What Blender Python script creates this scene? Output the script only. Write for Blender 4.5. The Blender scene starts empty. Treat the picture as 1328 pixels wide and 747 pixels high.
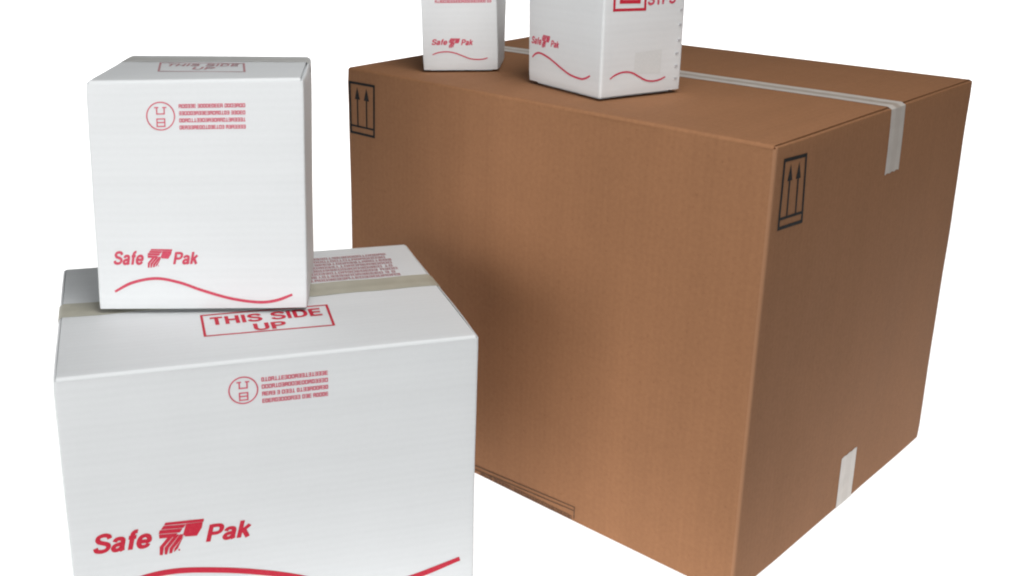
import bpy, math, random
from mathutils import Vector
random.seed(7)
scene = bpy.context.scene
COL = scene.collection
R = math.radians

# ------------------------------------------------------------------ camera
cam = bpy.data.cameras.new('camera')
cam_o = bpy.data.objects.new('camera', cam)
COL.objects.link(cam_o)
cam_o.location = (0, 0, 0.7563)
cam_o.rotation_mode = 'XYZ'
from mathutils import Matrix
PITCH, ROLL = 0.29965, -0.01216
cam_o.matrix_world = (Matrix.Translation((0, 0, 0.7563)) @ Matrix.Rotation(math.pi / 2 - PITCH, 4, 'X')
                      @ Matrix.Rotation(ROLL, 4, 'Z'))
cam.sensor_fit = 'HORIZONTAL'
cam.sensor_width = 36
cam.lens = 36 * 1.09535
cam.shift_x = 0.14007
cam.shift_y = -0.07476
cam.clip_start = 0.02
cam.clip_end = 60
scene.camera = cam_o

# ------------------------------------------------------------------ world: a dim neutral studio room
world = bpy.data.worlds.new('World')
scene.world = world
world.use_nodes = True
world.node_tree.nodes['Background'].inputs['Color'].default_value = (0.93, 0.96, 1.0, 1)
world.node_tree.nodes['Background'].inputs['Strength'].default_value = 0.025

# ------------------------------------------------------------------ lamps
def area(name, loc, target, sx, sy, power, col=(1, 1, 1)):
    l = bpy.data.lights.new(name, 'AREA')
    l.shape = 'RECTANGLE'; l.size = sx; l.size_y = sy
    l.energy = power; l.color = col
    o = bpy.data.objects.new(name, l)
    COL.objects.link(o)
    o.location = loc
    d = Vector(target) - Vector(loc)
    o.rotation_euler = d.to_track_quat('-Z', 'Y').to_euler()
    return o

area('left_softbox', (-1.047, -0.787, 0.56), (0.1, 1.2, 0.4), 1.8, 1.05, 38.5, (1.0, 0.992, 0.985))
area('right_softbox', (0.429, 0.581, 1.838), (0.1, 1.2, 0.4), 0.9, 0.9, 19.5, (1.0, 0.992, 0.985))
# added unseen lamps behind the acrylic sheet, whitening it without shadows
area('added_underlight', (0.1, 1.62, -0.13), (0.1, 1.62, 1.0), 3.1, 1.56, 26.5, (1, 1, 1))
area('added_backlight', (0.1, 2.53, 0.24), (0.1, 1.0, 0.24), 3.1, 0.70, 19, (1, 1, 1))

scene.view_settings.view_transform = 'Standard'
scene.view_settings.look = 'None'
scene.view_settings.exposure = 0.0
scene.view_settings.gamma = 1.0
scene.view_settings.use_curve_mapping = False
scene.render.engine = 'CYCLES'
scene.cycles.use_denoising = True
scene.cycles.max_bounces = 8
scene.cycles.diffuse_bounces = 5
scene.cycles.filter_width = 2.1

# ------------------------------------------------------------------ materials
def mat(name):
    m = bpy.data.materials.new(name); m.use_nodes = True
    nt = m.node_tree
    for n in list(nt.nodes): nt.nodes.remove(n)
    return m, nt, nt.nodes.new, nt.links.new

def board_material(name, base, vary, flute_axis, flute_amt, streak, rough, speck=0.0, fine=0.04, spec=0.22):
    """paperboard: clouding, fluting ghosting through the liner, fibres; UV is in metres on every panel"""
    m, nt, N, L = mat(name)
    out = N('ShaderNodeOutputMaterial'); b = N('ShaderNodeBsdfPrincipled'); L(b.outputs[0], out.inputs[0])
    b.inputs['Roughness'].default_value = rough
    b.inputs['Specular IOR Level'].default_value = spec
    uv = N('ShaderNodeUVMap')
    info = N('ShaderNodeObjectInfo')
    off = N('ShaderNodeVectorMath'); off.operation = 'ADD'
    rnd = N('ShaderNodeVectorMath'); rnd.operation = 'SCALE'
    cmb = N('ShaderNodeCombineXYZ')
    L(info.outputs['Random'], cmb.inputs[2]); L(cmb.outputs[0], rnd.inputs[0]); rnd.inputs['Scale'].default_value = 9.0
    L(uv.outputs[0], off.inputs[0]); L(rnd.outputs[0], off.inputs[1])
    def noise(sx, sy, scale, detail, rgh=0.55):
        mp = N('ShaderNodeMapping'); mp.inputs['Scale'].default_value = (sx, sy, 1)
        L(off.outputs[0], mp.inputs[0])
        n = N('ShaderNodeTexNoise'); n.inputs['Scale'].default_value = scale
        n.inputs['Detail'].default_value = detail; n.inputs['Roughness'].default_value = rgh
        L(mp.outputs[0], n.inputs['Vector']); return n.outputs['Fac']
    sv = (1, 0.03) if flute_axis == 'V' else (0.03, 1)
    cloud = noise(1, 1, 11, 7, 0.68)
    streaks = noise(sv[0], sv[1], 95, 3)
    broad = noise(sv[0], sv[1] * 2, 24, 2)
    fibre = noise(1, 1, 210, 5, 0.75)
    # flute ghosting: fine regular ribs, 7.5 mm apart, broken up by the clouding
    wv = N('ShaderNodeTexWave'); wv.wave_type = 'BANDS'; wv.bands_direction = 'X' if flute_axis == 'V' else 'Y'
    wv.inputs['Scale'].default_value = 2 * math.pi / 0.0075 / 20
    wv.inputs['Distortion'].default_value = 1.2; wv.inputs['Detail'].default_value = 1.5
    wv.inputs['Detail Scale'].default_value = 0.6
    L(off.outputs[0], wv.inputs['Vector'])
    def madd(a, k, c):
        n = N('ShaderNodeMath'); n.operation = 'MULTIPLY_ADD'; L(a, n.inputs[0]); n.inputs[1].default_value = k
        if isinstance(c, float): n.inputs[2].default_value = c
        else: L(c, n.inputs[2])
        return n.outputs[0]
    v = madd(cloud, vary, 1.0 - vary / 2)
    v = madd(streaks, streak, v); v = madd(broad, streak, v); v = madd(fibre, fine, v)
    v = madd(wv.outputs['Fac'], flute_amt, v)
    sub = N('ShaderNodeMath'); sub.operation = 'SUBTRACT'; L(v, sub.inputs[0]); sub.inputs[1].default_value = streak + fine / 2 + flute_amt / 2
    col = N('ShaderNodeVectorMath'); col.operation = 'SCALE'; col.inputs[0].default_value = base
    L(sub.outputs[0], col.inputs['Scale'])
    last = col.outputs[0]
    if speck:
        sp = noise(1, 1, 260, 2, 0.5)
        cr = N('ShaderNodeMapRange'); cr.inputs['From Min'].default_value = 0.66; cr.inputs['From Max'].default_value = 0.78
        L(sp, cr.inputs['Value'])
        mx = N('ShaderNodeMix'); mx.data_type = 'RGBA'
        ml = N('ShaderNodeMath'); ml.operation = 'MULTIPLY'; L(cr.outputs[0], ml.inputs[0]); ml.inputs[1].default_value = speck
        L(ml.outputs[0], mx.inputs['Factor']); L(last, mx.inputs['A'])
        mx.inputs['B'].default_value = (base[0] * 0.5, base[1] * 0.45, base[2] * 0.4, 1)
        last = mx.outputs['Result']
    L(last, b.inputs['Base Color'])
    h = madd(wv.outputs['Fac'], 0.5, 0.0); h = madd(fibre, 0.35, h); h = madd(streaks, 0.5, h)
    bp = N('ShaderNodeBump'); bp.inputs['Strength'].default_value = 0.10; bp.inputs['Distance'].default_value = 0.0006
    L(h, bp.inputs['Height']); L(bp.outputs[0], b.inputs['Normal'])
    return m

M = {}
M['white_front'] = board_material('bleached_white_board', (0.742, 0.764, 0.775), 0.05, 'H', 0.012, 0.045, 0.55, 0.0, 0.06)
M['kraft'] = board_material('brown_kraft_board', (0.324, 0.156, 0.0755), 0.17, 'V', 0.026, 0.10, 0.75, 0.30, 0.42, 0.20)

FOLD = {'brown_kraft_board': board_material('rubbed_highlit_fold', (0.355, 0.182, 0.097), 0.2, 'V', 0.0, 0.10, 0.75, 0.15, 0.12, 0.20)}  # paler rubbed folds; the upright corners' highlight is put into this colour

def plain(name, col, rough=0.6, spec=0.3, wear=0.0, scale=500):
    m, nt, N, L = mat(name)
    out = N('ShaderNodeOutputMaterial'); b = N('ShaderNodeBsdfPrincipled'); L(b.outputs[0], out.inputs[0])
    b.inputs['Roughness'].default_value = rough; b.inputs['Specular IOR Level'].default_value = spec
    tc = N('ShaderNodeTexCoord'); n = N('ShaderNodeTexNoise'); n.inputs['Scale'].default_value = scale; n.inputs['Detail'].default_value = 3
    L(tc.outputs['Object'], n.inputs['Vector'])
    mx = N('ShaderNodeMix'); mx.data_type = 'RGBA'
    mr = N('ShaderNodeMapRange'); mr.inputs['From Min'].default_value = 0.45; mr.inputs['From Max'].default_value = 0.8
    mr.inputs['To Max'].default_value = wear
    L(n.outputs['Fac'], mr.inputs['Value']); L(mr.outputs[0], mx.inputs['Factor'])
    mx.inputs['A'].default_value = (*col, 1); mx.inputs['B'].default_value = (min(1, col[0] * 1.25 + .12), col[1] * 1.2 + .12, col[2] * 1.2 + .12, 1)
    L(mx.outputs['Result'], b.inputs['Base Color'])
    return m
M['red_ink'] = plain('red_printing_ink', (0.56, 0.020, 0.048), 0.55, 0.25, 0.2)
M['pale_red_ink'] = plain('thin_red_printing_ink', (0.62, 0.11, 0.16), 0.55, 0.25, 0.3)
M['pink_ink'] = plain('pinkish_red_printing_ink', (0.60, 0.065, 0.115), 0.55, 0.25, 0.3)
M['faint_ink'] = plain('faint_red_printing_ink', (0.50, 0.27, 0.29), 0.55, 0.25, 0.3)
M['black_ink'] = plain('black_printing_ink', (0.014, 0.012, 0.011), 0.6, 0.2, 0.2)
M['brown_ink'] = plain('dark_brown_printing_ink', (0.13, 0.062, 0.032), 0.6, 0.2, 0.2)
M['grey_smudge'] = plain('grey_sticker', (0.69, 0.71, 0.71), 0.5, 0.3, 0.2)
M['staple'] = plain('dull_grey_wire', (0.50, 0.51, 0.53), 0.4, 0.5, 0.1)

def tape_material(name, edge, mid, rough):
    """packing tape: frosted film, a little clearer along the seam it bridges"""
    m, nt, N, L = mat(name)
    out = N('ShaderNodeOutputMaterial'); b = N('ShaderNodeBsdfPrincipled'); L(b.outputs[0], out.inputs[0])
    b.inputs['Roughness'].default_value = rough; b.inputs['Specular IOR Level'].default_value = 0.45
    uv = N('ShaderNodeUVMap'); sp = N('ShaderNodeSeparateXYZ'); L(uv.outputs[0], sp.inputs[0])
    n = N('ShaderNodeTexNoise'); n.inputs['Scale'].default_value = 60; n.inputs['Detail'].default_value = 4
    L(uv.outputs[0], n.inputs['Vector'])
    ab = N('ShaderNodeMath'); ab.operation = 'ABSOLUTE'; L(sp.outputs[1], ab.inputs[0])     # v = metres from the centre line
    ad = N('ShaderNodeMath'); ad.operation = 'MULTIPLY_ADD'; L(n.outputs['Fac'], ad.inputs[0]); ad.inputs[1].default_value = 0.006
    L(ab.outputs[0], ad.inputs[2])
    mr = N('ShaderNodeMapRange'); mr.inputs['From Min'].default_value = 0.0055; mr.inputs['From Max'].default_value = 0.0105
    L(ad.outputs[0], mr.inputs['Value'])
    geo = N('ShaderNodeNewGeometry'); sn = N('ShaderNodeSeparateXYZ'); L(geo.outputs['True Normal'], sn.inputs[0])
    mz = N('ShaderNodeMath'); mz.operation = 'SUBTRACT'; mz.inputs[0].default_value = 1.0; L(sn.outputs[2], mz.inputs[1])   # no seam under the tape on upright faces
    mxx = N('ShaderNodeMath'); mxx.operation = 'MAXIMUM'; mz2 = N('ShaderNodeMath'); mz2.operation = 'MULTIPLY'; L(mz.outputs[0], mz2.inputs[0]); mz2.inputs[1].default_value = 0.8
    L(mr.outputs[0], mxx.inputs[0]); L(mz2.outputs[0], mxx.inputs[1])
    mx = N('ShaderNodeMix'); mx.data_type = 'RGBA'; mx.inputs['A'].default_value = (*mid, 1); mx.inputs['B'].default_value = (*edge, 1)
    L(mxx.outputs[0], mx.inputs['Factor'])
    sc = N('ShaderNodeVectorMath'); sc.operation = 'SCALE'; L(mx.outputs['Result'], sc.inputs[0])
    md = N('ShaderNodeMath'); md.operation = 'MULTIPLY_ADD'; L(n.outputs['Fac'], md.inputs[0]); md.inputs[1].default_value = 0.25; md.inputs[2].default_value = 0.875
    L(md.outputs[0], sc.inputs['Scale']); L(sc.outputs[0], b.inputs['Base Color'])
    return m
M['clear_tape'] = tape_material('frosted_packing_tape', (0.62, 0.57, 0.52), (0.42, 0.35, 0.29), 0.35)
M['beige_tape'] = tape_material('beige_packing_tape', (0.47, 0.455, 0.375), (0.44, 0.425, 0.345), 0.4)
M['white_tape'] = tape_material('white_packing_tape', (0.60, 0.60, 0.585), (0.56, 0.56, 0.54), 0.4)

M['white_paint'] = plain('white_paint', (0.78, 0.78, 0.78), 0.5, 0.4, 0.1, 40)
m, nt, N, L = mat('opal_acrylic')
out = N('ShaderNodeOutputMaterial'); tr = N('ShaderNodeBsdfTranslucent'); df = N('ShaderNodeBsdfDiffuse'); mx = N('ShaderNodeMixShader')
nz = N('ShaderNodeTexNoise'); nz.inputs['Scale'].default_value = 2.0
cr = N('ShaderNodeMapRange'); cr.inputs['To Min'].default_value = 0.93; cr.inputs['To Max'].default_value = 0.97
L(nz.outputs['Fac'], cr.inputs['Value'])
L(cr.outputs[0], tr.inputs['Color']); df.inputs['Color'].default_value = (0.9, 0.9, 0.9, 1)
mx.inputs[0].default_value = 0.35
L(tr.outputs[0], mx.inputs[1]); L(df.outputs[0], mx.inputs[2]); L(mx.outputs[0], out.inputs[0])
M['acrylic'] = m

# ------------------------------------------------------------------ mesh helpers
def link(name, me, material, parent):
    o = bpy.data.objects.new(name, me)
    if material: me.materials.append(material)
    COL.objects.link(o)
    if parent: o.parent = parent
    return o

def slab(name, grid, uvs, t, material, parent, outward, origin, fold_mat=None):
    """grid[i][j] of points -> a closed board of thickness t behind the outer surface; uvs in metres"""
    n, k = len(grid), len(grid[0])
    def nrm(i, j):
        a = grid[min(i + 1, n - 1)][j] - grid[max(i - 1, 0)][j]
        b = grid[i][min(j + 1, k - 1)] - grid[i][max(j - 1, 0)]
        c = a.cross(b)
        return c.normalized() if c.length > 1e-12 else Vector((0, 0, 1))
    ns = [[nrm(i, j) for j in range(k)] for i in range(n)]
    flip = ns[n // 2][k // 2].dot(outward) < 0
    s = -1 if flip else 1
    V = [grid[i][j] - origin for i in range(n) for j in range(k)]
    V += [grid[i][j] - origin - ns[i][j] * (s * t) for i in range(n) for j in range(k)]
    UV = [uvs[i][j] for i in range(n) for j in range(k)] * 2
    F = []
    o2 = n * k
    for i in range(n - 1):
        for j in range(k - 1):
            a, b, c, d = i * k + j, (i + 1) * k + j, (i + 1) * k + j + 1, i * k + j + 1
            F.append((a, b, c, d)); F.append((o2 + d, o2 + c, o2 + b, o2 + a))
    for i in range(n - 1):
        a, b = i * k, (i + 1) * k; F.append((b, a, o2 + a, o2 + b))
        a, b = i * k + k - 1, (i + 1) * k + k - 1; F.append((a, b, o2 + b, o2 + a))
    for j in range(k - 1):
        a, b = j, j + 1; F.append((a, b, o2 + b, o2 + a))
        a, b = (n - 1) * k + j, (n - 1) * k + j + 1; F.append((b, a, o2 + a, o2 + b))
    if flip: F = [f[::-1] for f in F]
    me = bpy.data.meshes.new(name); me.from_pydata(V, [], F)
    uvl = me.uv_layers.new(name='UVMap')
    for l in me.loops: uvl.data[l.index].uv = UV[l.vertex_index]
    me.polygons.foreach_set('use_smooth', [True] * len(me.polygons))
    me.set_sharp_from_angle(angle=R(40))
    o = link(name, me, material, parent)
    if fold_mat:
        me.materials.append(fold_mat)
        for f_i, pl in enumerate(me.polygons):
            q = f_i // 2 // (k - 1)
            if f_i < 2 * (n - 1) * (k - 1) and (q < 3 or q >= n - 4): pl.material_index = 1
    return o

from mathutils import noise as mnoise
def wobble(p, amp):
    return amp * mnoise.noise(p * 7.0) + amp * 0.35 * mnoise.noise(p * 17.0 + Vector((5, 1, 3)))

class Carton:
    """A corrugated carton given by the eight corners it really has (slightly out of square, as cartons are):
    A front-left, B front-right, C back-right, D back-left."""
    def __init__(s, name, label, group, top, bot, board, seam=0.555, tape=None, tape_w=0.038, overhang=(0.05, 0.05),
                 bulge=0.0012, r=0.003, t=0.004, lift=0.003, gap=0.012, top_bulge=0.0, amp=0.0010):
        s.T = [Vector(p) for p in top]; s.B = [Vector(p) for p in bot]
        s.r, s.t, s.lift, s.bulge, s.seam, s.board = r, t, lift, bulge, seam, board
        s.tb = top_bulge; s.gap = gap; s.amp = amp
        rg = random.Random(label); s.crush = [rg.uniform(0.0004, 0.0016) for _ in range(4)]
        s.seedv = Vector((rg.uniform(0, 9), rg.uniform(0, 9), rg.uniform(0, 9)))
        s.org = sum(s.B, Vector()) / 4
        s.root = bpy.data.objects.new(name, None); COL.objects.link(s.root)
        s.root.location = s.org; s.root.empty_display_size = 0.05
        s.root['label'] = label; s.root['category'] = 'box'
        if group: s.root['group'] = group
        s.panels = {}
        s.build(tape, tape_w, overhang)
    # ---- side surfaces (i: 0 front A-B, 1 right B-C, 2 back C-D, 3 left D-A)
    def corner(s, k, v):
        k %= 4
        p = s.B[k].lerp(s.T[k], v)
        d = p - (s.B[(k + 2) % 4].lerp(s.T[(k + 2) % 4], v)); d.z = 0; d.normalize()
        hz = s.H * (1 - v)                                            # metres below the top
        crush = s.crush[k] * max(0.0, 1 - hz / 0.022) ** 2 + s.crush[k - 1] * max(0.0, 1 - s.H * v / 0.018) ** 2
        return p + d * (wobble(p + s.seedv, s.amp) - crush)
    def out(s, i):
        d = s.T[(i + 1) % 4] - s.T[i % 4]; e = Vector((d.y, -d.x, 0)).normalized()
        return e
    def side(s, i, u, v, off=0.0):
        p = s.B[i].lerp(s.T[i], v).lerp(s.B[(i + 1) % 4].lerp(s.T[(i + 1) % 4], v), u)
        p += (s.corner(i, v) - s.B[i].lerp(s.T[i], v)) * max(0, 1 - u * 6) + (s.corner(i + 1, v) - s.B[(i + 1) % 4].lerp(s.T[(i + 1) % 4], v)) * max(0, 1 - (1 - u) * 6)
        off += wobble(p + s.seedv * 2, s.amp) * min(1, u * 6, (1 - u) * 6)
        w = s.bulge * math.sin(math.pi * min(1, max(0, u))) * math.sin(math.pi * min(1, max(0, v)))
        return p + s.out(i) * (w + off)
    def top(s, u, v, off=0.0):
        p = s.T[0].lerp(s.T[1], u).lerp(s.T[3].lerp(s.T[2], u), v)
        off += 0.7 * wobble(p + s.seedv * 3, s.amp) * min(1, max(0, min(u, 1 - u, v, 1 - v)) * 8)
        w = s.tb * math.sin(math.pi * min(1, max(0, u))) * math.sin(math.pi * min(1, max(0, v)))
        return p + Vector((0, 0, w + off))
    def size(s, i):
        return ((s.T[(i + 1) % 4] - s.T[i]).length + (s.B[(i + 1) % 4] - s.B[i]).length) / 2
    @property
    def H(s): return s.T[0].z - s.B[0].z
    def build(s, tape, tape_w, overhang):
        H, r, t = s.H, s.r, s.t
        # bottom flaps, set in a touch from the walls, meeting on a seam
        for k in (0, 1):
            def bpt(u, v):
                p = s.B[0].lerp(s.B[1], u).lerp(s.B[3].lerp(s.B[2], u), v); return p + Vector((0, 0, s.lift + 0.0005))
            v0, v1 = (s.gap, 0.497) if k == 0 else (0.503, 1 - s.gap)
            g = [[bpt(s.gap + (1 - 2 * s.gap) * a, v0 + (v1 - v0) * b) for b in (0, 1)] for a in (0, 0.5, 1)]
            W = s.size(0); D = s.size(1)
            u2 = [[(a * W, b * D / 2) for b in (0, 1)] for a in (0, 0.5, 1)]
            slab('bottom_flap', g, u2, s.lift, s.board, s.root, Vector((0, 0, 1)), s.org)
        # walls
        for i in range(4):
            hinge = i in (0, 2)
            W = s.size(i); e = r / W
            us = []
            for q in (0.5, 0.67, 0.84, 1.0): us.append(('a', q))
            nseg = 36
            for k in range(1, nseg): us.append(('s', e + (1 - 2 * e) * k / nseg))
            for q in (0.0, 0.16, 0.33, 0.5): us.append(('b', q))
            ztop = (H - 0.0035) if hinge else (H - 0.0034)          # flap fold / fold into the inner flap, level with the outer flaps
            z0 = s.lift + 0.0008
            vs = [z0 / H, z0 / H + 0.002]
            vs += [z0 / H + (ztop / H - z0 / H) * k / 28 for k in range(1, 29)]
            def pt(kind, q, v):
                if kind == 's': return s.side(i, q, v)
                k = i if kind == 'a' else i + 1
                K = s.corner(k, v)
                dp = (s.corner(k - 1, v) - K).normalized(); dn = (s.corner(k + 1, v) - K).normalized()
                p0, p1 = K + dp * r, K + dn * r
                a = p0.lerp(K, q); b = K.lerp(p1, q); return a.lerp(b, q)
            grid, uvs = [], []
            for (kd, q) in us:
                x = q * W if kd == 's' else ((q - 1) * r if kd == 'a' else W - r + q * r)
                col = [pt(kd, q, v) for v in vs]; uc = [(x, v * H) for v in vs]
                if not hinge:                                          # fold over into the inner flap
                    inw = -s.out(i)
                    for a in (20, 45, 70, 90):
                        ra = 0.0022
                        base = pt(kd, q, vs[-1])
                        col.append(base + inw * ra * (1 - math.cos(R(a))) * 1.0 + Vector((0, 0, ra * math.sin(R(a)))))
                        uc.append((x, vs[-1] * H + ra * R(a)))
                grid.append(col); uvs.append(uc)
            nm = 'side_panel' if hinge else 'end_panel'
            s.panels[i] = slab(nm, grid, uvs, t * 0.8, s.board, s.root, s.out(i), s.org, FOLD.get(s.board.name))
            if not hinge:                                              # the inner flap under the outer ones
                g, u2 = [], []
                for a in (0.03, 0.5, 0.97):
                    row, ur = [], []
                    for b in (0.0022, 0.5 * s.size(0) * 0.55):
                        p = s.side(i, a, 1.0) - s.out(i) * b; p.z = s.T[0].z - t - 0.0008
                        row.append(p); ur.append((a * W, b))
                    g.append(row); u2.append(ur)
                slab('inner_flap', g, u2, t * 0.8, s.board, s.root, Vector((0, 0, 1)), s.org)
        # outer flaps, hinged on the two long edges, cut flush at the ends
        ra = 0.0035
        for i in (0, 2):
            W, D = s.size(0), s.size(1)
            inset = 0.0036 / W
            us = [inset + (1 - 2 * inset) * k / 40 for k in range(41)]
            grid, uvs = [], []
            dv = ra / D
            vend = s.seam - 0.0009 / D if i == 0 else 1 - s.seam - 0.0009 / D
            for u in us:
                col, uc = [], []
                for a in (0, 18, 36, 54, 72, 90):
                    c = R(a)
                    d = dv * (1 - math.cos(c))
                    p = s.top(u, d if i == 0 else 1 - d)
                    p.z = s.T[0].z - ra + ra * math.sin(c)
                    col.append(p); uc.append((u * W, ra * c))
                nv = 18
                for k in range(1, nv + 1):
                    d = dv + (vend - dv) * k / nv
                    col.append(s.top(u, d if i == 0 else 1 - d)); uc.append((u * W, d * D + 0.002))
                grid.append(col); uvs.append(uc)
            s.panels['flap%d' % i] = slab('outer_flap', grid, uvs, t * 0.9, s.board, s.root, Vector((0, 0, 1)), s.org)
        if tape:
            W, D = s.size(0), s.size(1)
            hw = tape_w / 2 / D
            path = []                                                  # (function of v -> point, metres along)
            eps = 0.0006
            rows = []
            def endpt(i, v, z):                                       # on an end panel at depth v, height z
                uu = v if i == 1 else 1 - v
                return s.side(i, uu, z / H, eps)
            L0, L1 = overhang
            rnd = 0.0022
            spec = []
            for k in range(6): spec.append(('L', H - L0 + (L0 - rnd) * k / 5))
            for k in range(49): spec.append(('T', 0.004 / W + (1 - 0.008 / W) * k / 48))
            for k in range(6): spec.append(('R', H - rnd - (L1 - rnd) * k / 5))
            grid, uvs = [], []
            acc = 0; prev = None
            rt = random.Random(int(W * 1e4))
            for q, (kd, x) in enumerate(spec):
                row, ur = [], []
                wob = 0.0006 * math.sin(q * 0.7 + W * 40)
                for j in range(7):
                    vv = s.seam + hw * (j / 3 - 1) + wob / D
                    if q in (0, len(spec) - 1): x2 = x + (0.0012 if j % 2 else 0.0)   # torn serrated end
                    else: x2 = x
                    if kd == 'T': p = s.top(x2, vv, eps)
                    else: p = endpt(3 if kd == 'L' else 1, vv, x2)
                    row.append(p); ur.append((0, (j / 3 - 1) * tape_w / 2))
                if prev is not None: acc += (row[3] - prev).length
                prev = row[3]
                grid.append(row); uvs.append([(acc, y[1]) for y in ur])
            s.panels['tape'] = slab('packing_tape', grid, uvs, 0.00018, tape, s.root, Vector((0, 0, 1)), s.org)
    # ---- surfaces for flat print; u, v are fractions of the face
    def face(s, f, u, v, off):
        if f == 'top': return s.top(u, v, off)
        return s.side({'front': 0, 'right': 1, 'back': 2, 'left': 3}[f], u, v, off)
    def facesize(s, f):
        if f == 'top': return s.size(0), s.size(1)
        return s.size({'front': 0, 'right': 1, 'back': 2, 'left': 3}[f]), s.H
    def panel(s, f, v=0.0):
        if f == 'top': return s.panels['flap0'] if v < s.seam else s.panels['flap2']
        return s.panels[{'front': 0, 'right': 1, 'back': 2, 'left': 3}[f]]
    def put(s, name, f, verts, faces, ink, off=0.00035, parent=None):
        V = [s.face(f, q[0], q[1], off + (0.00002 * q[2] if len(q) > 2 else 0)) - s.org for q in verts]
        n = s.face(f, 0.5, 0.5, 1) - s.face(f, 0.5, 0.5, 0)
        me = bpy.data.meshes.new(name)
        ff = []
        for q in faces:
            a, b, c = V[q[0]], V[q[1]], V[q[2]]
            ff.append(tuple(q) if (b - a).cross(c - a).dot(n) >= 0 else tuple(reversed(q)))
        me.from_pydata(V, [], ff)
        return link(name, me, ink, parent or s.panel(f, verts[0][1]))
    def strokes(s, f, segs, w, parts=None):
        """straight strokes of width w metres as quads in face fractions"""
        W, Hh = s.facesize(f); vs, fs = [], []
        for (a, b) in segs:
            ax, ay, bx, by = a[0] * W, a[1] * Hh, b[0] * W, b[1] * Hh
            dx, dy = bx - ax, by - ay; l = math.hypot(dx, dy) or 1
            dx, dy = dx / l * w / 2, dy / l * w / 2; nx, ny = -dy, dx
            k = len(vs)
            for (x, y) in ((ax - dx + nx, ay - dy + ny), (ax - dx - nx, ay - dy - ny), (bx + dx - nx, by + dy - ny), (bx + dx + nx, by + dy + ny)):
                vs.append((x / W, y / Hh))
            fs.append((k, k + 1, k + 2, k + 3))
        return [(*q, (i // 4) % 4) for i, q in enumerate(vs)], fs
    def wave(s, f, pts, w, ink):
        W, Hh = s.facesize(f)
        P = [(a * W, b * Hh) for a, b in pts]
        P = [(2 * P[0][0] - P[1][0], P[0][1] - (P[1][1] - P[0][1]) * 1.15)] + P + [(2 * P[-1][0] - P[-2][0], P[-1][1] + (P[-1][1] - P[-2][1]) * 1.1)]
        c = []
        for i in range(1, len(P) - 2):
            for k in range(10):
                t = k / 10; a, b, d, e = P[i - 1], P[i], P[i + 1], P[i + 2]
                c.append(tuple(0.5 * (2 * b[q] + (d[q] - a[q]) * t + (2 * a[q] - 5 * b[q] + 4 * d[q] - e[q]) * t * t + (3 * b[q] - a[q] - 3 * d[q] + e[q]) * t ** 3) for q in (0, 1)))
        c.append(P[-2])
        vs, fs = [], []
        n = len(c)
        for i, (x, y) in enumerate(c):
            x0, y0 = c[max(0, i - 1)]; x1, y1 = c[min(n - 1, i + 1)]
            l = math.hypot(x1 - x0, y1 - y0); nx, ny = -(y1 - y0) / l, (x1 - x0) / l
            ww = w * (0.8 + 0.2 * min(1, i / 6, (n - 1 - i) / 6)) / 2
            vs += [((x + nx * ww) / W, (y + ny * ww) / Hh), ((x - nx * ww) / W, (y - ny * ww) / Hh)]
            if i: fs.append((2 * i - 2, 2 * i - 1, 2 * i + 1, 2 * i))
        return s.put('wave_line', f, vs, fs, ink)
    def text(s, f, string, u0, u1, v0, v1, ink, bold=0.17, shear=0.0, flipx=False):
        vs, fs = text_mesh(string, bold, shear)
        xs = [p[0] for p in vs]; ys = [p[1] for p in vs]
        x0, x1, y0, y1 = min(xs), max(xs), min(ys), max(ys)
        vv = [(u0 + (x - x0) / (x1 - x0) * (u1 - u0), v0 + (y - y0) / (y1 - y0) * (v1 - v0), ply) for x, y, ply in vs]
        return s.put('lettering', f, vv, fs, ink)
    def emblem(s, f, u0, u1, v0, v1, ink):
        vs, fs = [], []
        for poly in EMBLEM:
            k = len(vs)
            cx = sum(q[0] for q in poly) / len(poly); cy = sum(q[1] for q in poly) / len(poly)
            vs += [(u0 + (u1 - u0) * (cx + (x - cx) * 1.06), v0 + (v1 - v0) * (cy + (y - cy) * 1.06), len(vs) % 3) for x, y in poly]
            fs += [tuple(k + q for q in tri) for tri in ear(poly)]
        return s.put('emblem', f, vs, fs, ink)
    def stamp(s, f, cu, cv, rad, w, ink):
        """round certificate mark: a ring with a small cup over a small box"""
        W, Hh = s.facesize(f); vs, fs = [], []
        n = 40
        for k in range(n):
            a = 2 * math.pi * k / n
            for q in (rad - w / 2, rad + w / 2): vs.append((cu + q * math.cos(a) / W, cv + q * math.sin(a) / Hh))
            a0, b0 = 2 * k, 2 * ((k + 1) % n)
            fs.append((a0, a0 + 1, b0 + 1, b0))
        def P(x, y): return (cu + x * rad / W, cv + y * rad / Hh)
        seg = [(P(-.27, .62), P(-.27, .16)), (P(-.27, .16), P(.27, .16)), (P(.27, .16), P(.27, .62)), (P(-.40, .62), P(-.18, .62)), (P(.18, .62), P(.40, .62)),
               (P(-.28, -.2), P(.28, -.2)), (P(-.28, -.2), P(-.28, -.74)), (P(.28, -.2), P(.28, -.74)), (P(-.28, -.74), P(.28, -.74)), (P(-.28, -.46), P(.28, -.46))]
        a, b = s.strokes(f, seg, w)
        k = len(vs); vs += a; fs += [tuple(k + q for q in t) for t in b]
        return s.put('round_mark', f, vs, fs, ink)
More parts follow.
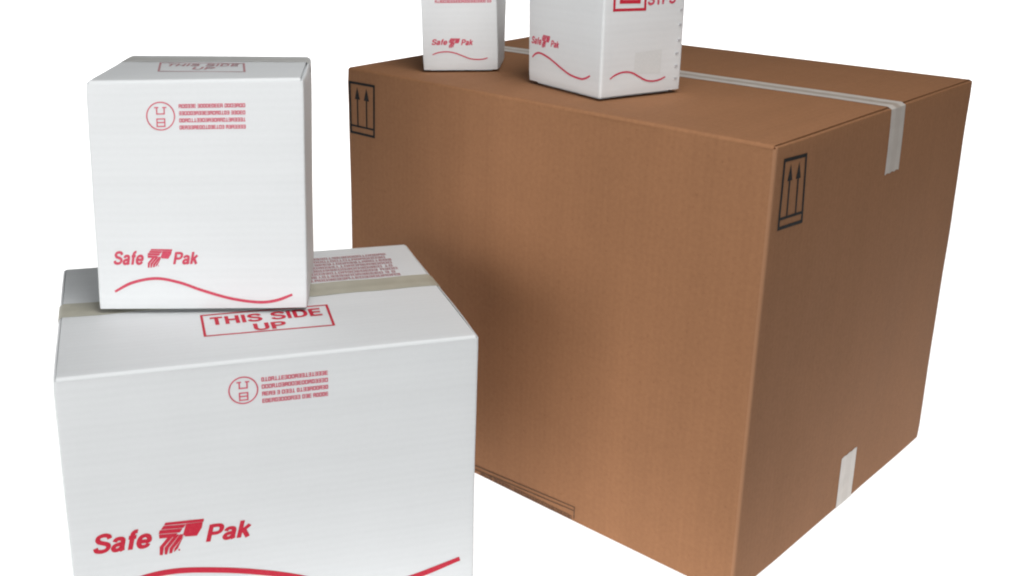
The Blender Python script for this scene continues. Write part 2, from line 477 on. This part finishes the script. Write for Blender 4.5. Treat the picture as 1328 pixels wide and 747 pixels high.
    def small_print(s, f, u0, u1, v0, v1, rows, ink, seed, fill=0.62, slant=0.0, words=None):
        """lines of print too small to read: letter-high broken strokes"""
        rg = random.Random(seed); W, Hh = s.facesize(f); vs, fs = [], []
        ph = (v1 - v0) / rows
        for q in range(rows):
            yb = v1 - (q + 1) * ph + ph * (1 - fill) / 2; yt = yb + ph * fill
            lh = (yt - yb) * Hh; x = u0; row0 = len(vs)
            uend = u1 if words is None else u0 + (u1 - u0) * words[q % len(words)]
            while x < uend - lh * 0.5 / W:
                cw = lh * rg.choice((0.5, 0.55, 0.6)) / W
                a, b = x, x + cw
                m_ = yb + (yt - yb) * 0.5
                kind = rg.choice((0, 0, 0, 1, 2, 4, 4, 5))
                seg = [((a, yb), (a, yt))]
                if kind == 0: seg += [((b, yb), (b, yt)), ((a, yt), (b, yt)), ((a, yb), (b, yb))]
                elif kind == 1: seg += [((a, yt), (b, yt)), ((a, m_), (b, m_)), ((a, yb), (b, yb))]
                elif kind == 2: seg += [((b, yb), (b, yt)), ((a, m_), (b, m_)), ((a, yt), (b, yt))]
                elif kind == 4: seg = [((a, yt), (b, yt)), ((b, yb), (b, yt)), ((a, m_), (b, m_)), ((a, yb), (b, yb))]
                else: seg = [(((a + b) / 2, yb), ((a + b) / 2, yt)), ((a, yb), (b, yb))]
                sw = lh * 0.25
                p, t = s.strokes(f, seg, sw)
                k = len(vs); vs += p; fs += [tuple(k + z for z in y) for y in t]
                x = b + lh * 0.36 / W
                if rg.random() < 0.04: x += lh * 0.4 / W
            right = max(z[0] for z in vs[row0:])                      # rows end flush
            vs[row0:] = [(u0 + (z[0] - u0) * (uend - u0) / (right - u0), *z[1:]) for z in vs[row0:]]
        return s.put('small_print', f, vs, fs, ink)
    def quadframe(s, f, c, w):
        """outline through four corners"""
        return s.strokes(f, [(c[k], c[(k + 1) % 4]) for k in range(4)], w)

def ear(poly):
    """ear clipping for small simple polygons"""
    idx = list(range(len(poly)))
    ar = sum(poly[i][0] * poly[(i + 1) % len(poly)][1] - poly[(i + 1) % len(poly)][0] * poly[i][1] for i in idx)
    if ar < 0: idx.reverse()
    out = []
    def cr(a, b, c): return (b[0] - a[0]) * (c[1] - a[1]) - (b[1] - a[1]) * (c[0] - a[0])
    guard = 0
    while len(idx) > 3 and guard < 200:
        guard += 1
        for k in range(len(idx)):
            i, j, l = idx[k - 1], idx[k], idx[(k + 1) % len(idx)]
            a, b, c = poly[i], poly[j], poly[l]
            if cr(a, b, c) <= 0: continue
            if any(cr(a, b, poly[q]) >= 0 and cr(b, c, poly[q]) >= 0 and cr(c, a, poly[q]) >= 0 for q in idx if q not in (i, j, l)): continue
            out.append((i, j, l)); idx.pop(k); break
        else: break
    out.append(tuple(idx[:3]))
    return out

GLYPH = {   # centre lines of bold grotesque capitals and lower case, cap height 1; 'c' = curved, 'l' = straight
    'S': (0.70, [('c', [(0.61, 0.72), (0.54, 0.86), (0.36, 0.915), (0.17, 0.86), (0.11, 0.72), (0.20, 0.58), (0.37, 0.51), (0.55, 0.43), (0.615, 0.29), (0.54, 0.14), (0.35, 0.085), (0.15, 0.14), (0.08, 0.29)])]),
    'a': (0.58, [('c', [(0.09, 0.50), (0.14, 0.62), (0.27, 0.655), (0.40, 0.61), (0.44, 0.48), (0.44, 0.25), (0.455, 0.08), (0.49, 0.0)]),
                 ('c', [(0.43, 0.39), (0.27, 0.36), (0.13, 0.31), (0.08, 0.19), (0.14, 0.085), (0.26, 0.07), (0.38, 0.14), (0.43, 0.27)])]),
    'f': (0.36, [('c', [(0.36, 0.925), (0.25, 0.92), (0.18, 0.84), (0.17, 0.68), (0.17, 0.4), (0.17, 0.0)]), ('l', [(0.02, 0.64), (0.34, 0.64)])]),
    'e': (0.58, [('c', [(0.11, 0.355), (0.30, 0.355), (0.495, 0.355), (0.485, 0.51), (0.40, 0.63), (0.28, 0.655), (0.14, 0.59), (0.08, 0.44), (0.085, 0.26), (0.16, 0.11), (0.30, 0.07), (0.43, 0.12), (0.49, 0.22)])]),
    'P': (0.68, [('l', [(0.12, 0.0), (0.12, 1.0)]), ('c', [(0.12, 0.915), (0.28, 0.915), (0.45, 0.905), (0.57, 0.83), (0.595, 0.69), (0.56, 0.55), (0.45, 0.475), (0.28, 0.465), (0.12, 0.465)])]),
    'k': (0.56, [('l', [(0.10, 0.0), (0.10, 1.0)]), ('l', [(0.47, 0.72), (0.13, 0.34)]), ('l', [(0.24, 0.46), (0.49, 0.0)])]),
    'T': (0.64, [('l', [(0.02, 0.915), (0.62, 0.915)]), ('l', [(0.32, 0.9), (0.32, 0.0)])]),
    'H': (0.74, [('l', [(0.12, 0.0), (0.12, 1.0)]), ('l', [(0.62, 0.0), (0.62, 1.0)]), ('l', [(0.12, 0.52), (0.62, 0.52)])]),
    'I': (0.26, [('l', [(0.13, 0.0), (0.13, 1.0)])]),
    'D': (0.74, [('l', [(0.12, 0.0), (0.12, 1.0)]), ('c', [(0.12, 0.915), (0.28, 0.915), (0.46, 0.88), (0.59, 0.74), (0.63, 0.5), (0.59, 0.26), (0.46, 0.12), (0.28, 0.085), (0.12, 0.085)])]),
    'E': (0.66, [('l', [(0.12, 0.0), (0.12, 1.0)]), ('l', [(0.12, 0.915), (0.61, 0.915)]), ('l', [(0.12, 0.51), (0.57, 0.51)]), ('l', [(0.12, 0.085), (0.62, 0.085)])]),
    'U': (0.74, [('c', [(0.12, 1.0), (0.12, 0.6), (0.12, 0.32), (0.20, 0.13), (0.37, 0.08), (0.54, 0.13), (0.62, 0.32), (0.62, 0.6), (0.62, 1.0)])]),
    ' ': (0.34, [])}

def catmull(P, n=5):
    P = [(2 * P[0][0] - P[1][0], 2 * P[0][1] - P[1][1])] + P + [(2 * P[-1][0] - P[-2][0], 2 * P[-1][1] - P[-2][1])]
    out = []
    for i in range(1, len(P) - 2):
        a, b, d, e = P[i - 1:i + 3]
        for k in range(n):
            t = k / n
            out.append(tuple(0.5 * (2 * b[q] + (d[q] - a[q]) * t + (2 * a[q] - 5 * b[q] + 4 * d[q] - e[q]) * t * t + (3 * b[q] - a[q] - 3 * d[q] + e[q]) * t ** 3) for q in (0, 1)))
    return out + [P[-2]]

def text_mesh(string, weight, shear, gap=0.05):
    """letters as ribbons; each stroke gets its own ply (third value) so that none share a plane"""
    vs, fs, x0 = [], [], 0.0
    for ch in string:
        adv, strokes = GLYPH[ch]
        for ply, (kind, pts) in enumerate(strokes):
            c = catmull(pts) if kind == 'c' else pts
            n = len(c); base = len(vs)
            for i, (x, y) in enumerate(c):
                ax, ay = c[max(0, i - 1)]; bx, by = c[min(n - 1, i + 1)]
                l = math.hypot(bx - ax, by - ay) or 1
                nx, ny = -(by - ay) / l * weight / 2, (bx - ax) / l * weight / 2
                for s in (1, -1):
                    X, Y = x0 + x + nx * s, y + ny * s
                    vs.append((X + Y * shear, Y, ply))
                if i: fs.append((base + 2 * i - 2, base + 2 * i - 1, base + 2 * i + 1, base + 2 * i))
        x0 += adv + gap
    return vs, fs

EMBLEM = [
    [(0.194, 1.0), (1.0, 0.979), (0.988, 0.891), (0.161, 0.925)],
    [(0.632, 0.877), (0.981, 0.869), (0.954, 0.71), (0.84, 0.477), (0.602, 0.498), (0.554, 0.572)],
    [(0.135, 0.905), (0.603, 0.878), (0.549, 0.778), (0.079, 0.805)],
    [(0.045, 0.784), (0.521, 0.759), (0.466, 0.646), (0.021, 0.674)],
    [(0.021, 0.65), (0.414, 0.624), (0.341, 0.523), (0.028, 0.526)],
    [(0.188, 0.511), (0.301, 0.514), (0.1, 0.241), (0.064, 0.0), (0.0, 0.013), (0.013, 0.258)],
    [(0.324, 0.518), (0.412, 0.575), (0.445, 0.552), (0.211, 0.203), (0.161, 0.006), (0.113, 0.015), (0.121, 0.22)],
    [(0.468, 0.564), (0.538, 0.551), (0.505, 0.438), (0.312, 0.167), (0.276, 0.029), (0.214, 0.029), (0.233, 0.19)],
    [(0.556, 0.506), (0.487, 0.359), (0.405, 0.148), (0.335, 0.059), (0.315, 0.062), (0.34, 0.161)],
    [(0.417, 0.113), (0.451, 0.114), (0.449, 0.065), (0.415, 0.063)]]

# ------------------------------------------------------------------ the surface: made-up opal acrylic sweep, lit through for shadowless white ground
prof = [(0.82, 0.0), (1.0, 0.0), (1.3, 0.0), (1.7, 0.0), (2.0, 0.0)]
for k in range(1, 13):
    a = R(90 * k / 12); prof.append((2.0 + 0.4 * math.sin(a), 0.4 * (1 - math.cos(a))))
prof += [(2.4, 0.5), (2.4, 0.6)]
xs = [-1.5 + 3.2 * k / 10 for k in range(11)]
V = [(x, y, z) for x in xs for y, z in prof]
n = len(prof)
F = [(i * n + j, (i + 1) * n + j, (i + 1) * n + j + 1, i * n + j + 1) for i in range(10) for j in range(n - 1)]
me = bpy.data.meshes.new('backdrop'); me.from_pydata(V, [], F)
me.polygons.foreach_set('use_smooth', [True] * len(me.polygons))
bd = link('backdrop', me, M['acrylic'], None); bd['kind'] = 'structure'
# added white painted skirt, keeps the underlight from spilling onto the boxes
V, F = [], []
for (x0, y0, x1, y1) in ((-1.5, 0.80, 1.7, 0.82), (-1.52, 0.80, -1.5, 2.42), (1.7, 0.80, 1.72, 2.42)):
    k = len(V)
    V += [(x, y, z) for z in (-0.16, 0.006) for x, y in ((x0, y0), (x1, y0), (x1, y1), (x0, y1))]
    F += [tuple(k + q for q in f) for f in ((3, 2, 1, 0), (4, 5, 6, 7), (0, 1, 5, 4), (1, 2, 6, 5), (2, 3, 7, 6), (3, 0, 4, 7))]
me = bpy.data.meshes.new('added_light_skirt'); me.from_pydata(V, [], F)
link('added_light_skirt', me, M['white_paint'], None)['kind'] = 'structure'

# ------------------------------------------------------------------ cartons
WHITE = 'white printed cartons'
big = Carton('brown_box', 'large brown corrugated box sealed with clear tape, two small white boxes standing on it', None,
    [(-0.0269, 1.4807, 0.5), (0.3833, 1.0199, 0.5), (0.7338, 1.3403, 0.5), (0.3171, 1.8006, 0.5)],
    [(-0.0213, 1.4496, 0.0), (0.3823, 1.0211, 0.0), (0.7449, 1.3672, 0.0), (0.3249, 1.7927, 0.0)],
    M['kraft'], tape=M['clear_tape'], tape_w=0.036, overhang=(0.075, 0.076), bulge=0.003, r=0.0035, t=0.005)
low = Carton('white_box', 'largest white box at lower left with red emblem and wave, carrying a smaller white box', WHITE,
    [(-0.2885, 0.9257, 0.315), (0.1072, 1.0129, 0.315), (0.0456, 1.2937, 0.315), (-0.353, 1.2177, 0.315)],
    [(-0.2874, 0.9271, 0.0), (0.1048, 1.0126, 0.0), (0.0448, 1.2979, 0.0), (-0.3505, 1.2124, 0.0)],
    M['white_front'], tape=M['beige_tape'], tape_w=0.036, overhang=(0.012, 0.03), bulge=0.002, r=0.003, t=0.004)
tall = Carton('white_box', 'upright white box standing on top of the largest white box', WHITE,
    [(-0.2792, 1.1, 0.5552), (-0.0626, 1.1025, 0.5552), (-0.0613, 1.2338, 0.5552), (-0.2652, 1.2596, 0.5552)],
    [(-0.2802, 1.0807, 0.3151), (-0.0643, 1.0780, 0.3151), (-0.0640, 1.2326, 0.3151), (-0.2670, 1.2410, 0.3151)],
    M['white_front'], seam=0.80, tape=M['white_tape'], tape_w=0.03, overhang=(0.03, 0.012), bulge=0.0015, r=0.0028, t=0.0035, lift=0.0042, gap=0.09)
slim = Carton('white_box', 'smallest white box, seen from its front, on the left of the brown box top', WHITE,
    [(0.0677, 1.4328, 0.63), (0.1636, 1.4319, 0.63), (0.1895, 1.5304, 0.63), (0.0936, 1.5313, 0.63)],
    [(0.0723, 1.4322, 0.5001), (0.1693, 1.4311, 0.5001), (0.1890, 1.5305, 0.5001), (0.0939, 1.5505, 0.5001)],
    M['white_front'], tape=M['white_tape'], tape_w=0.03, overhang=(0.02, 0.02), bulge=0.0006, r=0.002, t=0.0025, lift=0.0022, gap=0.09)
post = Carton('white_box', 'small white box turned corner-on near the middle of the brown box top', WHITE,
    [(0.1925, 1.3540, 0.68), (0.2595, 1.2346, 0.68), (0.3618, 1.2830, 0.68), (0.2948, 1.4023, 0.68)],
    [(0.1961, 1.3532, 0.5001), (0.2600, 1.2345, 0.5001), (0.3621, 1.2829, 0.5001), (0.2987, 1.4085, 0.5001)],
    M['white_front'], tape=M['white_tape'], tape_w=0.03, overhang=(0.02, 0.02), bulge=0.0010, r=0.003, t=0.0025, lift=0.0034, gap=0.07)

RED, PALE, BLK = M['red_ink'], M['pale_red_ink'], M['black_ink']
# --- print on the largest white box
low.text('front', 'Safe', 0.052, 0.190, 0.4045, 0.476, RED, 0.20, 0.21)
low.emblem('front', 0.2056, 0.3128, 0.3757, 0.4862, RED)
low.text('front', 'Pak', 0.3165, 0.4285, 0.398, 0.4615, RED, 0.20, 0.21)
low.wave('front', [(0.057, 0.25), (0.15, 0.298), (0.24, 0.311), (0.35, 0.292), (0.45, 0.262), (0.533, 0.2285), (0.63, 0.178), (0.74, 0.148), (0.84, 0.1646), (0.961, 0.2073)], 0.0062, RED)
low.stamp('front', 0.4249, 0.9007, 0.0135, 0.0013, PALE)
low.small_print('front', 0.4690, 0.6255, 0.8480, 0.9410, 4, PALE, 3, 0.46)
v, f = low.quadframe('top', [(0.3547, 0.3990), (0.3536, 0.2165), (0.6700, 0.2050), (0.6765, 0.3957)], 0.0026)
low.put('printed_frame', 'top', v, f, RED)
low.text('top', 'THIS SIDE', 0.374, 0.655, 0.302, 0.374, RED, 0.19)
low.text('top', 'UP', 0.475, 0.556, 0.222, 0.284, RED, 0.19)
low.small_print('top', 0.50, 0.922, 0.628, 0.905, 8, M['faint_ink'], 11, 0.55, words=(0.99, 0.97, 1.0, 0.99, 0.98, 1.0, 0.97, 0.99))

# --- print on the upright white box
tall.text('front', 'Safe', 0.082, 0.228, 0.2155, 0.279, M['pink_ink'], 0.20, 0.21)
tall.emblem('front', 0.245, 0.3625, 0.2053, 0.2865, M['pink_ink'])
tall.text('front', 'Pak', 0.3655, 0.4865, 0.2165, 0.2735, M['pink_ink'], 0.20, 0.21)
tall.wave('front', [(0.0808, 0.0984), (0.17, 0.139), (0.281, 0.1563), (0.39, 0.138), (0.4978, 0.102), (0.63, 0.0655), (0.7604, 0.0474), (0.85, 0.0545), (0.9285, 0.0794)], 0.0030, M['pink_ink'])
tall.stamp('front', 0.3382, 0.8511, 0.0138, 0.0012, PALE)
tall.small_print('front', 0.4245, 0.728, 0.7879, 0.9060, 4, PALE, 5, 0.44)
v, f = tall.quadframe('top', [(0.232, 0.655), (0.285, 0.30), (0.705, 0.265), (0.668, 0.62)], 0.0022)
tall.put('printed_frame', 'top', v, f, M['faint_ink'])
tall.text('top', 'THIS SIDE', 0.285, 0.65, 0.50, 0.60, M['faint_ink'], 0.16)
tall.text('top', 'UP', 0.435, 0.545, 0.36, 0.46, M['faint_ink'], 0.16)

# --- print on the smallest white box
slim.text('front', 'Safe', 0.125, 0.335, 0.270, 0.330, M['pink_ink'], 0.20, 0.21)
slim.emblem('front', 0.352, 0.50, 0.243, 0.336, M['pink_ink'])
slim.text('front', 'Pak', 0.512, 0.672, 0.266, 0.326, M['pink_ink'], 0.20, 0.21)
slim.wave('front', [(0.131, 0.176), (0.22, 0.198), (0.3277, 0.2045), (0.43, 0.191), (0.52, 0.165), (0.62, 0.136), (0.7157, 0.126), (0.80, 0.129), (0.86, 0.141)], 0.0015, M['pink_ink'])
slim.small_print('front', 0.19, 0.925, 0.672, 0.90, 5, PALE, 9, 0.5)

# --- print on the corner-on white box
post.text('front', 'Safe', 0.055, 0.205, 0.273, 0.325, M['pink_ink'], 0.20, 0.21)
post.emblem('front', 0.210, 0.325, 0.262, 0.346, M['pink_ink'])
post.text('front', 'Pak', 0.335, 0.45, 0.276, 0.322, M['pink_ink'], 0.20, 0.21)
post.wave('front', [(0.066, 0.182), (0.12, 0.211), (0.190, 0.2205), (0.30, 0.204), (0.40, 0.178), (0.4688, 0.157), (0.60, 0.125), (0.7361, 0.1142), (0.80, 0.122), (0.8664, 0.1464)], 0.0024, M['pink_ink'])
post.wave('right', [(0.1105, 0.136), (0.19, 0.161), (0.2883, 0.1703), (0.38, 0.160), (0.47, 0.131), (0.56, 0.103), (0.6474, 0.0935), (0.73, 0.098), (0.8038, 0.1124)], 0.0020, M['pink_ink'])
v, f = post.quadframe('right', [(0.118, 0.92), (0.118, 0.560), (0.488, 0.552), (0.488, 0.915)], 0.0030)
v2, f2 = post.quadframe('right', [(0.20, 0.865), (0.20, 0.608), (0.41, 0.602), (0.41, 0.86)], 0.0042)
k = len(v); v += v2; f += [tuple(k + q for q in t) for t in f2]
post.put('printed_frame', 'right', v, f, RED)
post.text('right', 'STPS', 0.515, 0.868, 0.5740, 0.651, M['pink_ink'], 0.19)
v = [(0.40, 0.286), (0.40, 0.150), (0.735, 0.140), (0.735, 0.292)]
post.put('sticker', 'right', v, [(0, 1, 2, 3)], M['grey_smudge'], 0.0002)
for (u, vv) in ((0.950, 0.5306), (0.946, 0.4379), (0.944, 0.3393), (0.926, 0.256), (0.928, 0.1758), (0.932, 0.095), (0.950, 0.62), (0.950, 0.71)):
    # wire staples of the maker's joint, bent over the edge of the lapped board
    W_, H_ = post.facesize('right'); a, b = 0.0017 / W_, 0.0012 / H_
    o = post.org
    V = [post.face('right', u + i * a, vv + j * b, d) - o for d in (0.0, 0.0008) for j in (-1, 1) for i in (-1, 1)]
    Fc = [(4, 5, 7, 6), (0, 4, 6, 2), (1, 3, 7, 5), (0, 1, 5, 4), (2, 6, 7, 3)]
    me = bpy.data.meshes.new('staple'); me.from_pydata(V, [], Fc)
    link('staple', me, M['staple'], post.panels[1])

# --- print and tape on the brown box
def arrows(face, c, w):
    """THIS-WAY-UP mark: frame, two arrows on a bar; c = TL, TR, BR, BL in face fractions"""
    def P(x, y):
        a = (c[3][0] * (1 - x) + c[2][0] * x, c[3][1] * (1 - x) + c[2][1] * x)
        b = (c[0][0] * (1 - x) + c[1][0] * x, c[0][1] * (1 - x) + c[1][1] * x)
        return (a[0] * (1 - y) + b[0] * y, a[1] * (1 - y) + b[1] * y)
    v, f = big.quadframe(face, [P(0, 1), P(1, 1), P(1, 0), P(0, 0)], w)
    seg = [(P(0.05, 0.14), P(0.95, 0.14))]
    for x in (0.31, 0.69): seg.append((P(x, 0.16), P(x, 0.72)))
    a, b = big.strokes(face, seg, w * 0.8)
    k = len(v); v += a; f += [tuple(k + q for q in t) for t in b]
    for x in (0.31, 0.69):
        k = len(v); v += [P(x - 0.11, 0.68), P(x + 0.11, 0.68), P(x, 0.93)]; f.append((k, k + 1, k + 2))
    big.put('arrow_mark', face, v, f, BLK)
arrows('front', [(0.0095, 0.962), (0.0875, 0.963), (0.0850, 0.8297), (0.0105, 0.829)], 0.0033)
arrows('right', [(0.036, 0.9665), (0.1248, 0.9626), (0.1335, 0.8249), (0.037, 0.8296)], 0.0036)
v, f = big.strokes('front', [((0.33, 0.0258), (0.6508, 0.046)), ((0.36, 0.0165), (0.648, 0.036)), ((0.6508, 0.046), (0.65, 0.016))], 0.0016)
big.put('printed_frame', 'front', v, f, M['brown_ink'])
big.small_print('front', 0.40, 0.644, 0.0085, 0.0200, 1, M['brown_ink'], 21, 0.8)
# tape end coming round from underneath on the right end panel
g, uv_ = [], []
for k in range(6):
    z = 0.0035 + (0.0735 - 0.0035) * k / 5
    row, ur = [], []
    for j in range(7):
        u = 0.490 + 0.083 * j / 6 + (0.006 * (1 - k / 5))
        row.append(big.side(1, u, (z + (0.001 if (k == 5 and j % 2) else 0)) / 0.5, 0.0005)); ur.append((z, (j / 3 - 1) * 0.018))
    g.append(row); uv_.append(ur)
slab('packing_tape', g, uv_, 0.00018, M['clear_tape'], big.root, big.out(1), big.org)
